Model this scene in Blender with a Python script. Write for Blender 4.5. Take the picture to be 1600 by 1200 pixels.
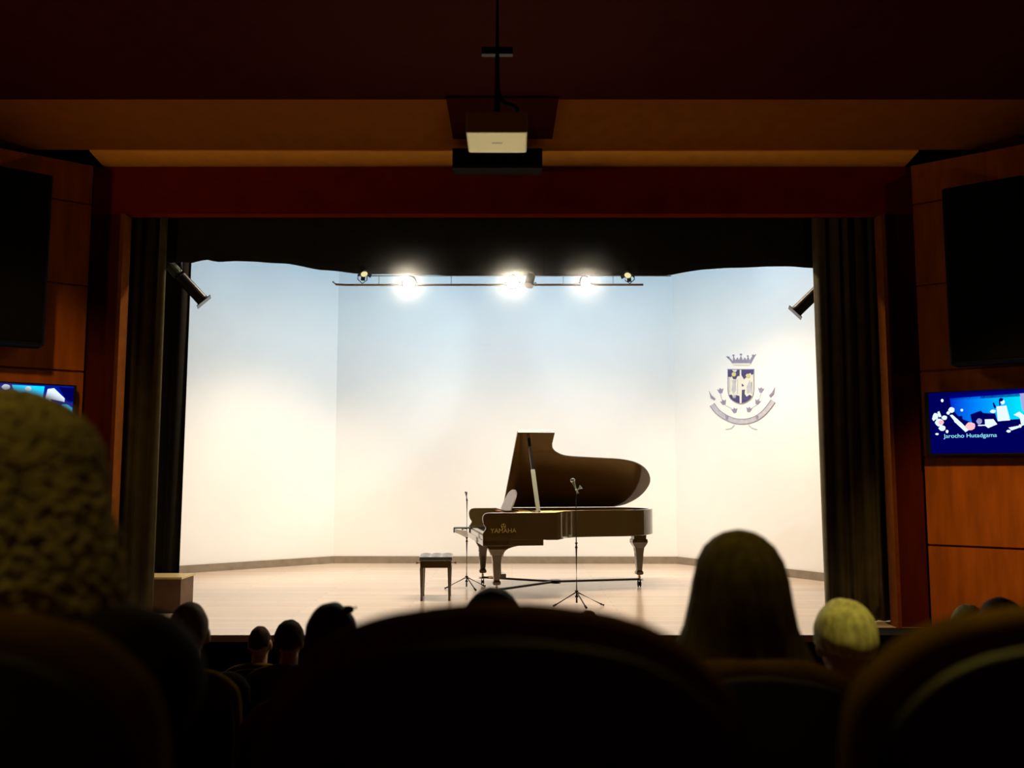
import bpy, bmesh, math, random
from mathutils import Vector, Matrix, noise
PI = math.pi
random.seed(7)
for o in list(bpy.data.objects): bpy.data.objects.remove(o)
S = bpy.context.scene
C = S.collection

# ---------------------------------------------------------------- camera
F = 1400.0; CAMZ = 1.42; PITCH = math.atan(140.0 / F)
cam_data = bpy.data.cameras.new('camera'); cam = bpy.data.objects.new('camera', cam_data); C.objects.link(cam)
cam.location = (0, 0, CAMZ); cam.rotation_euler = (PI/2 + PITCH, 0, 0)
cam_data.sensor_width = 36; cam_data.lens = F / 1600 * 36
cam_data.clip_start = 0.02; cam_data.clip_end = 100
cam_data.dof.use_dof = True; cam_data.dof.focus_distance = 10.5; cam_data.dof.aperture_fstop = 2.2
S.camera = cam

def P(px, py, D):
    """the point of the hall seen at photo pixel (px, py) at distance D down the hall"""
    a = (px - 800) / F; b = (600 - py) / F
    d = Vector((a, math.cos(PITCH) - b * math.sin(PITCH), math.sin(PITCH) + b * math.cos(PITCH)))
    return Vector((0, 0, CAMZ)) + d * (D / d.y)

# ---------------------------------------------------------------- world, view, lights
w = bpy.data.worlds.new('world'); S.world = w; w.use_nodes = True
w.node_tree.nodes['Background'].inputs[0].default_value = (0, 0, 0, 1)
w.node_tree.nodes['Background'].inputs[1].default_value = 0
S.view_settings.view_transform = 'Standard'; S.view_settings.look = 'None'
S.view_settings.exposure = 0.0; S.view_settings.gamma = 1.0
S.view_settings.use_curve_mapping = False
S.cycles.max_bounces = 8; S.cycles.diffuse_bounces = 5; S.cycles.glossy_bounces = 4
S.cycles.use_denoising = True
S.cycles.sample_clamp_indirect = 6.0

def aim(o, target):
    o.rotation_euler = (Vector(target) - o.location).to_track_quat('-Z', 'Y').to_euler()
def spot(name, loc, target, energy, color, angle, blend=.6, size=.08):
    d = bpy.data.lights.new(name, 'SPOT'); d.energy = energy; d.color = color
    d.spot_size = math.radians(angle); d.spot_blend = blend; d.shadow_soft_size = size
    o = bpy.data.objects.new(name, d); C.objects.link(o); o.location = loc; aim(o, target); return o
def area(name, loc, target, energy, color, sx, sy):
    d = bpy.data.lights.new(name, 'AREA'); d.shape = 'RECTANGLE'; d.energy = energy; d.color = color
    d.size = sx; d.size_y = sy
    o = bpy.data.objects.new(name, d); C.objects.link(o); o.location = loc; aim(o, target); return o
def point(name, loc, energy, color, size=.05):
    d = bpy.data.lights.new(name, 'POINT'); d.energy = energy; d.color = color; d.shadow_soft_size = size
    o = bpy.data.objects.new(name, d); C.objects.link(o); o.location = loc; return o

COOL = (.26, .64, 1.0); WARM = (1.0, .775, .53); SOFT = (1.0, .9, .74)
# cool border strip high behind the valance, washing the top of the shell
area('border_light_cool', (0, 10.6, 5.0), (0, 14.4, 4.3), 155, COOL, 6.4, .3)
# warm border strip, washing the lower shell and the stage floor
for wx, e in ((-2.6, 720), (-.9, 340), (.9, 390), (2.6, 580)):
    spot('warm_flood', (wx, 9.9, 4.7), (wx * 1.35, 14.2 - abs(wx) * .35, .75), e, WARM, 58, 1, .2)
area('border_light_warm', (0, 10.2, 4.9), (0, 10.6, 0), 270, WARM, 5.2, .3)
# the two profile spots at the edges of the opening
spot('profile_beam_left', P(327, 481, 9.3), (3.5, 13.2, 3.7), 190, (.6, .88, 1), 55, .35, .05)
spot('profile_beam_right', P(1236, 494, 9.3), (-3.9, 13.6, 3.5), 330, (.6, .88, 1), 50, .35, .05)
# added unseen spots above the audience, brightening chosen walls, heads and seat tops
for hx, e, tz in ((-1, 210, 2.1), (1, 620, .9)):
    spot('added_fill_spot', (hx * 3.4, 4.6, 4.9), (hx * 4.4, 8.0, tz), e, (1, .55, .14), 30, 1, .12)
spot('added_fill_spot', (1.5, 1.5, 4.9), (1.03, 2.78, .95), 280, (1, .84, .22), 12, .8, .08)
spot('added_fill_spot', (.5, 1.65, 4.9), (.49, 1.95, 1.25), 130, (1, .74, .20), 9, 1, .08)
spot('added_fill_spot', (.45, 3.3, 4.9), (.40, .95, 1.27), 120, (1, .70, .12), 15, 1, .08)
spot('added_fill_spot', (-.6, .6, 4.7), (-.66, 1.02, 1.45), 90, (1, .74, .22), 10, 1, .08)
spot('added_fill_spot', (.8, 3.4, 4.9), (.66, .97, 1.29), 260, (1, .80, .14), 8, .8, .08)
# added spot at the stage lip, only to brighten the projector's underside
spot('added_projector_fill', (-.1, 7.95, .12), (-.1, 4.65, 3.15), 330, (1, .85, .45), 11, .6, .04)
# added unseen spots by the side walls, brightening the ceiling near the stage
for hx, e in ((-5.9, 110), (5.9, 45)):
    spot('added_ceiling_fill', (hx, 4.6, 2.6), (hx * .15, 8.1, 4.6), e, (1, .62, .26), 80, 1, .1)

# ---------------------------------------------------------------- materials
MATS = {}
def mat(name, col, rough=.6, metal=0., var=.0, scale=8., spec=None, bump=0., stretch=None, sheen=0., coat=0., trans=0.):
    if name in MATS: return MATS[name]
    m = bpy.data.materials.new(name); m.use_nodes = True; nt = m.node_tree
    b = nt.nodes['Principled BSDF']
    b.inputs['Base Color'].default_value = (*col, 1); b.inputs['Roughness'].default_value = rough
    b.inputs['Metallic'].default_value = metal
    if spec is not None: b.inputs['Specular IOR Level'].default_value = spec
    if sheen: b.inputs['Sheen Weight'].default_value = sheen; b.inputs['Sheen Roughness'].default_value = .5
    if coat: b.inputs['Coat Weight'].default_value = coat; b.inputs['Coat Roughness'].default_value = .05
    if trans: b.inputs['Transmission Weight'].default_value = trans
    tc = nt.nodes.new('ShaderNodeTexCoord'); mp = nt.nodes.new('ShaderNodeMapping')
    nt.links.new(tc.outputs['Object'], mp.inputs[0])
    if stretch: mp.inputs['Scale'].default_value = stretch
    nz = nt.nodes.new('ShaderNodeTexNoise'); nz.inputs['Scale'].default_value = scale; nz.inputs['Detail'].default_value = 5
    nt.links.new(mp.outputs[0], nz.inputs['Vector'])
    if var:
        r = nt.nodes.new('ShaderNodeValToRGB')
        r.color_ramp.elements[0].position = .3; r.color_ramp.elements[1].position = .7
        r.color_ramp.elements[0].color = (*[c * (1 - var) for c in col], 1)
        r.color_ramp.elements[1].color = (*[min(1, c * (1 + var)) for c in col], 1)
        nt.links.new(nz.outputs['Fac'], r.inputs[0]); nt.links.new(r.outputs[0], b.inputs['Base Color'])
    if bump:
        bp = nt.nodes.new('ShaderNodeBump'); bp.inputs['Strength'].default_value = bump; bp.inputs['Distance'].default_value = .01
        nt.links.new(nz.outputs['Fac'], bp.inputs['Height']); nt.links.new(bp.outputs[0], b.inputs['Normal'])
    MATS[name] = m; return m
def emit(name, col, strength):
    if name in MATS: return MATS[name]
    m = bpy.data.materials.new(name); m.use_nodes = True; nt = m.node_tree; nt.nodes.clear()
    e = nt.nodes.new('ShaderNodeEmission'); e.inputs[0].default_value = (*col, 1); e.inputs[1].default_value = strength
    o = nt.nodes.new('ShaderNodeOutputMaterial'); nt.links.new(e.outputs[0], o.inputs[0])
    MATS[name] = m; return m

def plank_mat(name, col, rough, width, var):
    m = bpy.data.materials.new(name); m.use_nodes = True; nt = m.node_tree; b = nt.nodes['Principled BSDF']
    b.inputs['Roughness'].default_value = rough
    tc = nt.nodes.new('ShaderNodeTexCoord'); br = nt.nodes.new('ShaderNodeTexBrick')
    br.inputs['Scale'].default_value = 1; br.inputs['Brick Width'].default_value = 2.2; br.inputs['Row Height'].default_value = width
    br.inputs['Mortar Size'].default_value = .004
    br.inputs['Color1'].default_value = (*[c * (1 - var) for c in col], 1)
    br.inputs['Color2'].default_value = (*[min(1, c * (1 + var)) for c in col], 1)
    br.inputs['Mortar'].default_value = (*[c * .8 for c in col], 1)
    nt.links.new(tc.outputs['Object'], br.inputs['Vector'])
    nz = nt.nodes.new('ShaderNodeTexNoise'); mp = nt.nodes.new('ShaderNodeMapping'); mp.inputs['Scale'].default_value = (2, 30, 2)
    nt.links.new(tc.outputs['Object'], mp.inputs[0]); nt.links.new(mp.outputs[0], nz.inputs['Vector'])
    mx = nt.nodes.new('ShaderNodeMixRGB'); mx.blend_type = 'OVERLAY'; mx.inputs[0].default_value = .25
    nt.links.new(br.outputs['Color'], mx.inputs[1]); nt.links.new(nz.outputs['Color'], mx.inputs[2])
    hs = nt.nodes.new('ShaderNodeHueSaturation'); hs.inputs['Saturation'].default_value = .9
    nt.links.new(mx.outputs[0], hs.inputs['Color'])
    nt.links.new(hs.outputs[0], b.inputs['Base Color'])
    return m

M_shell = mat('painted_shell', (.86, .85, .81), .6, var=.015, scale=1.5)
M_floor = plank_mat('stage_boards', (.82, .64, .50), .2, .14, .06)
M_base = mat('skirting_wood', (.25, .20, .14), .5, var=.15)
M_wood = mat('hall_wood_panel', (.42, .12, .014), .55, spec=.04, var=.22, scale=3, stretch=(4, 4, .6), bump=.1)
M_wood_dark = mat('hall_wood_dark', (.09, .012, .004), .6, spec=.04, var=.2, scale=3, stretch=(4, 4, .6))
M_trim = mat('wood_trim', (.20, .06, .008), .7, spec=.03, var=.15)
M_fascia = mat('fascia_wood', (.18, .012, .004), .6, spec=.04, var=.15, scale=4)
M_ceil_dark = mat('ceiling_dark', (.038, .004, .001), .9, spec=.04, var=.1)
M_ceil_lit = mat('ceiling_tan_lit', (.25, .08, .006), .8, spec=.04, var=.08)  # lit band: the light on it is put into a lighter colour
M_edge_lit = mat('ceiling_edge_lit', (.95, .42, .04), .5, var=.08)  # brighter colour stands in for light on the edge strip
M_velvet = mat('black_velvet', (.020, .019, .014), .9, var=.2, sheen=.12, spec=.1)
M_velvet_olive = mat('olive_velvet', (.085, .073, .03), .85, var=.25, sheen=.2, spec=.15, scale=6)
M_black = mat('matt_black', (.006, .006, .006), .75, spec=.2)
M_backdrop = mat('backdrop_black', (.004, .004, .004), .95, spec=.1)
M_metal = mat('black_metal', (.03, .032, .035), .35, metal=.6)
M_chrome = mat('chrome', (.7, .72, .7), .15, metal=1)
M_lacquer = mat('piano_lacquer', (.072, .048, .014), .12, coat=.6)
M_gold = mat('iron_plate_gold', (.85, .33, .03), .35, metal=.7, var=.1)
M_brass = mat('brass', (.85, .68, .25), .3, metal=.6)
M_soundboard = mat('spruce_soundboard', (.62, .34, .12), .4, var=.15, stretch=(1, 14, 1))
M_ivory = mat('key_ivory', (.8, .78, .7), .3)
M_ebony = mat('key_ebony', (.01, .01, .01), .3)
M_prop = mat('prop_stick_lit', (.48, .53, .42), .3, coat=.3)
M_desk = mat('music_desk_grey', (.36, .31, .30), .4)
M_leather = mat('bench_leather', (.09, .085, .08), .22, coat=.5)
M_paper = mat('sheet_paper', (.9, .9, .88), .5)
M_seat = mat('seat_leather', (.10, .055, .007), .9, spec=0., var=.2, scale=20, bump=.1)
M_seat_back = mat('seat_shell_black', (.012, .009, .006), .7)
M_carpet = mat('hall_carpet', (.015, .008, .006), .95, var=.3)
M_proj = mat('projector_white', (.75, .66, .40), .5)
M_skin = mat('skin', (.42, .22, .12), .55, var=.06)
M_crest = mat('crest_blue', (.06, .05, .16), .6, var=.3, scale=30)
M_crest_violet = mat('crest_violet', (.28, .25, .36), .6, var=.15, scale=30)
M_crest_grey = mat('crest_grey', (.50, .50, .54), .6, var=.1, scale=20)
M_crest_pale = mat('crest_pale', (.74, .73, .62), .6)
M_crest_yellow = mat('crest_yellow', (.62, .58, .2), .6)

# ---------------------------------------------------------------- mesh helpers
def obj(name, bm, m, parent=None, smooth=False, bevel=0.):
    if isinstance(bm, bmesh.types.BMesh):
        bmesh.ops.recalc_face_normals(bm, faces=bm.faces[:])
        me = bpy.data.meshes.new(name); bm.to_mesh(me); bm.free()
    else: me = bm
    if smooth:
        for p in me.polygons: p.use_smooth = True
    ms = m if isinstance(m, (list, tuple)) else [m]
    if not me.materials:
        for k in ms: me.materials.append(k)
    o = bpy.data.objects.new(name, me); C.objects.link(o)
    if parent: o.parent = parent
    if bevel:
        b = o.modifiers.new('bevel', 'BEVEL'); b.width = bevel; b.segments = 3; b.limit_method = 'ANGLE'
    if smooth == 'auto' or (bevel and not smooth):
        pass
    return o
def tag(o, label, cat, group=None, kind=None):
    if label: o['label'] = label
    if cat: o['category'] = cat
    if group: o['group'] = group
    if kind: o['kind'] = kind
    return o
def thing(name, label, cat, loc=(0, 0, 0), rotz=0, group=None):
    o = bpy.data.objects.new(name, None); C.objects.link(o); o.empty_display_size = .1
    o.location = loc; o.rotation_euler = (0, 0, rotz); return tag(o, label, cat, group)
def struct(name, bm, m, **k):
    o = obj(name, bm, m, **k); o['kind'] = 'structure'; return o
def new(): return bmesh.new()
def box(bm, x0, x1, y0, y1, z0, z1, mi=0):
    vs = [bm.verts.new((x, y, z)) for z in (z0, z1) for y in (y0, y1) for x in (x0, x1)]
    for f in ((0, 2, 3, 1), (4, 5, 7, 6), (0, 1, 5, 4), (2, 6, 7, 3), (0, 4, 6, 2), (1, 3, 7, 5)):
        fc = bm.faces.new([vs[i] for i in f]); fc.material_index = mi
    return bm
def obox(bm, c, ax, ay, az, hx, hy, hz):
    """oriented box"""
    c = Vector(c); vs = []
    for k in (-1, 1):
        for j in (-1, 1):
            for i in (-1, 1): vs.append(bm.verts.new(c + ax * (i * hx) + ay * (j * hy) + az * (k * hz)))
    for f in ((0, 2, 3, 1), (4, 5, 7, 6), (0, 1, 5, 4), (2, 6, 7, 3), (0, 4, 6, 2), (1, 3, 7, 5)):
        bm.faces.new([vs[i] for i in f])
    return bm
def frame(d):
    d = d.normalized(); up = Vector((0, 0, 1)) if abs(d.z) < .95 else Vector((1, 0, 0))
    a = d.cross(up).normalized(); return a, a.cross(d).normalized()
def tube(bm, pts, rs, n=12, cap=True):
    pts = [Vector(p) for p in pts]
    if not isinstance(rs, (list, tuple)): rs = [rs] * len(pts)
    rings = []; a = None
    for i, p in enumerate(pts):
        d = (pts[min(i + 1, len(pts) - 1)] - pts[max(i - 1, 0)]).normalized()
        if a is None: a, b = frame(d)
        else:
            a = (a - d * a.dot(d)).normalized(); b = d.cross(a)
        rings.append([bm.verts.new(p + a * (rs[i] * math.cos(2 * PI * k / n)) + b * (rs[i] * math.sin(2 * PI * k / n))) for k in range(n)])
    for r0, r1 in zip(rings, rings[1:]):
        for k in range(n): bm.faces.new((r0[k], r0[(k + 1) % n], r1[(k + 1) % n], r1[k]))
    if cap: bm.faces.new(rings[0][::-1]); bm.faces.new(rings[-1])
    return bm
def ball(bm, c, r, sub=2, rot=None):
    if not isinstance(r, (list, tuple)): r = (r, r, r)
    mtx = Matrix.Translation(c) @ (rot or Matrix()) @ Matrix.Diagonal((*r, 1))
    bmesh.ops.create_icosphere(bm, subdivisions=sub, radius=1, matrix=mtx); return bm
def prism(bm, poly, f0, f1, mi=0):
    """closed polygon; f0/f1 map (a, b) to the two faces"""
    A = [bm.verts.new(f0(*p)) for p in poly]; B = [bm.verts.new(f1(*p)) for p in poly]
    n = len(poly)
    fs = [bm.faces.new(A[::-1]), bm.faces.new(B)]
    for k in range(n): fs.append(bm.faces.new((A[k], A[(k + 1) % n], B[(k + 1) % n], B[k])))
    for f in fs: f.material_index = mi
    return bm
def zprism(bm, poly, z0, z1, mi=0): return prism(bm, poly, lambda a, b: (a, b, z0), lambda a, b: (a, b, z1), mi)
def smooth_line(pts, per=6, closed=False):
    out = []; n = len(pts)
    rng = range(n if closed else n - 1)
    for i in rng:
        p0 = pts[(i - 1) % n] if closed or i > 0 else pts[0]; p1 = pts[i]; p2 = pts[(i + 1) % n]
        p3 = pts[(i + 2) % n] if closed or i + 2 < n else pts[-1]
        for k in range(per):
            t = k / per
            out.append(tuple(.5 * ((2 * b) + (c - a) * t + (2 * a - 5 * b + 4 * c - d) * t * t + (3 * b - a - 3 * c + d) * t ** 3) for a, b, c, d in zip(p0, p1, p2, p3)))
    if not closed: out.append(tuple(pts[-1]))
    return out
def text_mesh(txt, size, extrude=.002):
    cu = bpy.data.curves.new('t', 'FONT'); cu.body = txt; cu.size = size; cu.extrude = extrude
    cu.align_x = 'CENTER'; cu.align_y = 'BOTTOM'
    o = bpy.data.objects.new('t', cu); C.objects.link(o)
    dg = bpy.context.evaluated_depsgraph_get()
    me = bpy.data.meshes.new_from_object(o.evaluated_get(dg)); me.name = 'lettering'
    bpy.data.objects.remove(o); bpy.data.curves.remove(cu); return me
def remeshed(bm, voxel, smooth_n=4, name='body'):
    me = bpy.data.meshes.new(name); bm.to_mesh(me); bm.free()
    o = bpy.data.objects.new('tmp', me); C.objects.link(o)
    r = o.modifiers.new('r', 'REMESH'); r.mode = 'VOXEL'; r.voxel_size = voxel
    if smooth_n:
        s = o.modifiers.new('s', 'SMOOTH'); s.factor = .5; s.iterations = smooth_n
    dg = bpy.context.evaluated_depsgraph_get(); dg.update()
    out = bpy.data.meshes.new_from_object(o.evaluated_get(dg)); out.name = name
    bpy.data.objects.remove(o); bpy.data.meshes.remove(me)
    for p in out.polygons: p.use_smooth = True
    return out

# ---------------------------------------------------------------- stage and shell
XL, XR, DP = -3.78, 3.60, 8.5       # proscenium opening and plane
b = new(); zprism(b, [(-3.36, 8.1), (3.02, 8.1), (3.02, 8.49), (6, 8.49), (6, 15.6), (-6, 15.6), (-6, 8.49), (-3.36, 8.49)], -.06, 0); struct('floor_stage', b, M_floor)
b = new(); box(b, -6.2, -3.37, 8.1, 8.48, -.9, .0); struct('trim_stage_side_left', b, M_black)
b = new(); box(b, 3.03, 6.2, 8.1, 8.48, -.9, .0); struct('trim_stage_side_right', b, M_black)
b = new(); box(b, -3.36, 3.02, 8.14, 8.3, -1.0, -.06); struct('wall_stage_riser', b, M_black)
def shell_wall(name, a, c, h=5.4, t=.08):
    a = Vector((*a, 0)); c = Vector((*c, 0)); d = (c - a).normalized(); nrm = Vector((-d.y, d.x, 0))
    if nrm.y < 0: nrm = -nrm
    bm = new(); n = 2
    obox(bm, (a + c) / 2 + nrm * t / 2 + Vector((0, 0, h / 2)), d, nrm, Vector((0, 0, 1)), (c - a).length / 2, t / 2, h / 2)
    struct(name, bm, M_shell)
    bm = new()
    obox(bm, (a + c) / 2 - nrm * .012 + Vector((0, 0, .055)), d, nrm, Vector((0, 0, 1)), (c - a).length / 2 - .01, .012, .055)
    return bm
SA, SB, SC, SE = (-4.95, 12.85), (-2.85, 14.5), (2.62, 14.42), (4.45, 11.62)
struct('baseboard_left', shell_wall('wall_shell_left', SA, SB), M_base)
struct('baseboard_back', shell_wall('wall_shell_back', SB, SC), M_base)
struct('baseboard_right', shell_wall('wall_shell_right', SC, SE), M_base)
b = new(); box(b, -6.2, 6.2, 15.6, 15.7, 0, 6.5); struct('wall_stage_back', b, M_backdrop)
for sx, nm in ((-1, 'left'), (1, 'right')):
    b = new(); box(b, sx * 6.1, sx * 6.2, 8.6, 15.7, 0, 6.5); struct('wall_stage_' + nm, b, M_backdrop)
b = new(); box(b, -6.2, 6.2, 8.6, 15.7, 6.4, 6.5); struct('ceiling_stage', b, M_backdrop)

# ---------------------------------------------------------------- proscenium and hall
ZO, ZC = 3.93, 4.40
b = new(); box(b, -4.08, 3.9, DP, DP + .12, ZO, ZC); struct('wall_fascia', b, M_fascia)
b = new(); box(b, -6.2, 6.2, DP + .13, DP + .2, ZO + .02, 6.5); struct('wall_above_stage', b, M_backdrop)
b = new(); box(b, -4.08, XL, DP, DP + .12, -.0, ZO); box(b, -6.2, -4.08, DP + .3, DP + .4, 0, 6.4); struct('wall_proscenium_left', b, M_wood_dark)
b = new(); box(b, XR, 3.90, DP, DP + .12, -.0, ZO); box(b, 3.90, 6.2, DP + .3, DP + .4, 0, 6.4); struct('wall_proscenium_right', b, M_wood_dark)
b = new(); box(b, XL, XL + .035, DP - .05, DP + .12, 0, 3.92); struct('trim_1', b, M_trim)
b = new(); box(b, XR - .035, XR, DP - .05, DP + .12, 0, 3.92); struct('trim_2', b, M_trim)

GRO = [0, .76, 1.57, 2.38, 3.2, 4.0, ZC]
def splay(side):
    s = -1 if side == 'left' else 1
    p0 = Vector(((-4.06 if s < 0 else 3.87), 8.44, 0)); d = Vector((s * .80, -.60, 0)); n = Vector((-s * .60, -.80, 0))
    bm = new(); L = 2.9; Z = Vector((0, 0, 1))
    obox(bm, p0 + d * (L / 2) - n * .08 + Z * (ZC / 2 - .45), d, n, Z, L / 2, .04, ZC / 2 + .45)
    for z0, z1 in zip([-.9] + GRO, GRO):
        if z1 - z0 < .05: continue
        obox(bm, p0 + d * (L / 2) - n * .02 + Z * ((z0 + z1) / 2), d, n, Z, L / 2, .02, (z1 - z0) / 2 - .010)
    o = struct('wall_splay_' + side, bm, M_wood)
    e = p0 + d * L
    bm = new()
    box(bm, min(e.x, e.x + s * .12), max(e.x, e.x + s * .12), -3.5, e.y + .05, -.9, 6)
    struct('wall_' + side, bm, M_wood)
    return p0, d, n
SPL = splay('left'); SPR = splay('right')
b = new(); box(b, -6.6, 6.6, -3.6, -3.5, -.9, 6); struct('wall_back', b, M_wood)
# ceiling: edge strip and tan sloping band coloured as lit, dark ceiling beyond
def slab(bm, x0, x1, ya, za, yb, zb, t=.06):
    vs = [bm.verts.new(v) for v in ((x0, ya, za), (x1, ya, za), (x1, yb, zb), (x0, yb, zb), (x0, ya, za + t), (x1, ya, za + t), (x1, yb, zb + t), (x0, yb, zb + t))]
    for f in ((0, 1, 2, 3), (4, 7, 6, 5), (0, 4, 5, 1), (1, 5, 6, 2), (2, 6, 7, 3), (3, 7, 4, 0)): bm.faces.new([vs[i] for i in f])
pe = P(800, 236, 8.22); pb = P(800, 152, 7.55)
b = new(); slab(b, -4.0, 3.85, DP + .1, ZC, 8.22, pe.z); struct('trim_ceiling_edge', b, M_edge_lit)
b = new(); slab(b, -6.6, 6.6, 8.22, pe.z + .012, 7.55, pb.z); struct('ceiling_band', b, M_ceil_lit)
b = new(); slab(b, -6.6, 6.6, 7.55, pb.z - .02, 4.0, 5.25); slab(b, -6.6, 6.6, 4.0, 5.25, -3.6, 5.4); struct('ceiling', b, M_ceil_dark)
# dark sheet on the ceiling band, standing in for the projector's shadow
b = new()
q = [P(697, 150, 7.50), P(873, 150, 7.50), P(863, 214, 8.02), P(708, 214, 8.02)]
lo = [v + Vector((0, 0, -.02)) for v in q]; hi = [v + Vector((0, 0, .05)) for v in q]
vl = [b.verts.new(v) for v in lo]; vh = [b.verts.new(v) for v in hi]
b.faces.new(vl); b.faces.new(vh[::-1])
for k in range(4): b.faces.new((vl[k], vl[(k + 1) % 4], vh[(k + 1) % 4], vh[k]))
struct('trim_ceiling_shadow', b, M_ceil_dark)
# auditorium floor in steps
FLO = [(-3.5, .25), (.62, .22), (1.5, .02), (2.38, -.22), (3.3, -.40), (4.2, -.58), (5.1, -.76), (6.0, -.88), (8.2, -.88)]
b = new()
for (y0, z), (y1, _) in zip(FLO, FLO[1:]): box(b, -6.6, 6.6, y0, y1, -1.0, z)
struct('floor', b, M_carpet)
def floor_z(y):
    z = FLO[0][1]
    for yy, zz in FLO:
        if y >= yy: z = zz
    return z

# ---------------------------------------------------------------- curtains
def curtain(name, x0, x1, y, z0, z1, folds, depth, m, label, zfun=None, ph=0.):
    bm = new(); n = folds * 10; rows = 14; g = []
    for j in range(rows + 1):
        r = []
        for i in range(n + 1):
            t = i / n; x = x0 + (x1 - x0) * t
            zb = zfun(x) if zfun else z0
            z = z1 + (zb - z1) * j / rows
            yy = y + depth * math.sin(2 * PI * folds * t + ph + .5 * math.sin(3.1 * t * folds) + .12 * j) * (.75 + .25 * math.sin(5 * t + ph))
            r.append(bm.verts.new((x + .25 * depth * math.cos(2 * PI * folds * t + ph), yy, z)))
        g.append(r)
    for j in range(rows):
        for i in range(n): bm.faces.new((g[j][i], g[j][i + 1], g[j + 1][i + 1], g[j + 1][i]))
    o = obj(name, bm, m, smooth=True); s = o.modifiers.new('thick', 'SOLIDIFY'); s.thickness = .006
    return tag(o, label, 'curtain')
curtain('stage_curtain', -3.98, P(245, 700, 8.8).x, 8.82, .01, 4.6, 4, .035, M_velvet_olive, 'dark velvet curtain gathered at the left edge of the stage opening')
curtain('stage_curtain', P(1283, 700, 8.8).x, 3.95, 8.82, .01, 4.6, 7, .045, M_velvet_olive, 'dark olive velvet curtain gathered at the right edge of the stage opening', ph=1.1)
curtain('wing_curtain', -4.9, P(288, 700, 9.9).x, 9.9, .01, 5.2, 8, .03, M_velvet, 'black wing curtain hanging behind the left main curtain', ph=2)
vp = [(250, 410), (285, 409), (300, 411), (322, 405), (336, 408), (400, 408), (450, 412), (500, 421), (560, 427), (640, 429), (800, 431), (1000, 430), (1050, 429), (1100, 420), (1150, 418), (1190, 416), (1240, 416), (1284, 419), (1330, 420)]
vpw = [(P(x, y, 8.9).x, P(x, y, 8.9).z) for x, y in vp]
def vz(x):
    if x <= vpw[0][0]: return vpw[0][1]
    for (xa, za), (xb, zb) in zip(vpw, vpw[1:]):
        if x <= xb: return za + (zb - za) * (x - xa) / (xb - xa)
    return vpw[-1][1]
curtain('valance', -3.98, 3.95, 8.92, 0, 4.6, 16, .018, M_velvet, 'long black valance with a drooping hem across the top of the stage opening', zfun=vz)

# low box at the foot of the wing curtain
pa = P(246, 905, 9.35); pz = P(283, 905, 9.35)
b = new(); box(b, pa.x - .35, pz.x, 9.35, 9.72, 0, pa.z)
t = thing('stage_box', 'low brown wooden box on the stage floor at the left curtain', 'box', (pz.x - .3, 9.5, 0))
o = obj('box_body', b, mat('brown_box_wood', (.13, .07, .03), .6, var=.2), t, bevel=.006); o.location = -t.location
b = new(); box(b, pa.x - .36, pz.x + .01, 9.34, 9.73, pa.z, pa.z + .02)
o = obj('box_top', b, mat('box_top_lit', (.75, .6, .25), .4), t); o.location = -t.location  # yellow top: light falling on the box put into the colour

# ---------------------------------------------------------------- piano
pr = Vector((-.33, 10.28, 0)); ROT = math.radians(9)
piano = thing('grand_piano', 'black grand piano with its lid propped open on the stage', 'piano', pr, ROT)
ZT, ZB, HV = .975, .665, 1.48
RIMC = [(.86, 0), (.93, .06), (.99, .18), (1.06, .31), (1.18, .42), (1.35, .465), (1.6, .485), (1.85, .51), (2.05, .58), (2.2, .72), (2.29, .9), (2.29, 1.08), (2.22, 1.26), (2.1, 1.4), (1.95, 1.47), (1.82, 1.48)]
rimline = smooth_line(RIMC, 5)
def offset(line, d):
    out = []
    for i, p in enumerate(line):
        a = line[max(i - 1, 0)]; c = line[min(i + 1, len(line) - 1)]
        dx, dy = c[0] - a[0], c[1] - a[1]; l = math.hypot(dx, dy) or 1
        out.append((p[0] - dy / l * d, p[1] + dx / l * d))
    return out
# rim: a closed wall with thickness, open at the keyboard end
outer = [(.30, 0), (.6, 0)] + rimline + [(1.2, 1.48), (.30, 1.48)]
inner = offset(outer, .045)
bm = new()
lay = []
for z in (ZB, ZT):
    lay.append(([bm.verts.new((*p, z)) for p in outer], [bm.verts.new((*p, z)) for p in inner]))
n = len(outer)
for k in range(n - 1):
    (o0, i0), (o1, i1) = lay
    bm.faces.new((o0[k], o0[k + 1], o1[k + 1], o1[k])); bm.faces.new((i0[k], i1[k], i1[k + 1], i0[k + 1]))
    bm.faces.new((o1[k], o1[k + 1], i1[k + 1], i1[k])); bm.faces.new((o0[k], i0[k], i0[k + 1], o0[k + 1]))
for k in (0, n - 1):
    bm.faces.new((lay[0][0][k], lay[1][0][k], lay[1][1][k], lay[0][1][k]))
obj('rim', bm, M_lacquer, piano, bevel=.004)
# arms (cheeks) with a curved front profile
for v0, v1 in ((0, .05), (1.43, 1.48)):
    prof = smooth_line([(.30, ZT), (.16, ZT), (.04, ZT - .005), (.0, ZT - .05), (.01, ZT - .13), (.035, .80), (.0, .74), (0, .70)], 4) + [(0, .62), (.30, .62)]
    bm = new(); prism(bm, prof, lambda a, z: (a, v0, z), lambda a, z: (a, v1, z)); obj('arm', bm, M_lacquer, piano, bevel=.003)
bm = new(); box(bm, .0, .70, .0, 1.48, .60, .665); obj('keybed', bm, M_lacquer, piano, bevel=.005)
bm = new(); box(bm, .012, .03, .05, 1.43, .665, .715); obj('key_slip', bm, M_lacquer, piano)
for v0 in (.05, 1.34):
    bm = new(); box(bm, .03, .20, v0, v0 + .09, .665, .76); obj('key_block', bm, M_lacquer, piano, bevel=.006)
bm = new()
for k in range(52):
    v = .145 + k * 1.19 / 52; box(bm, .035, .19, v, v + .0215, .68, .725)
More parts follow.
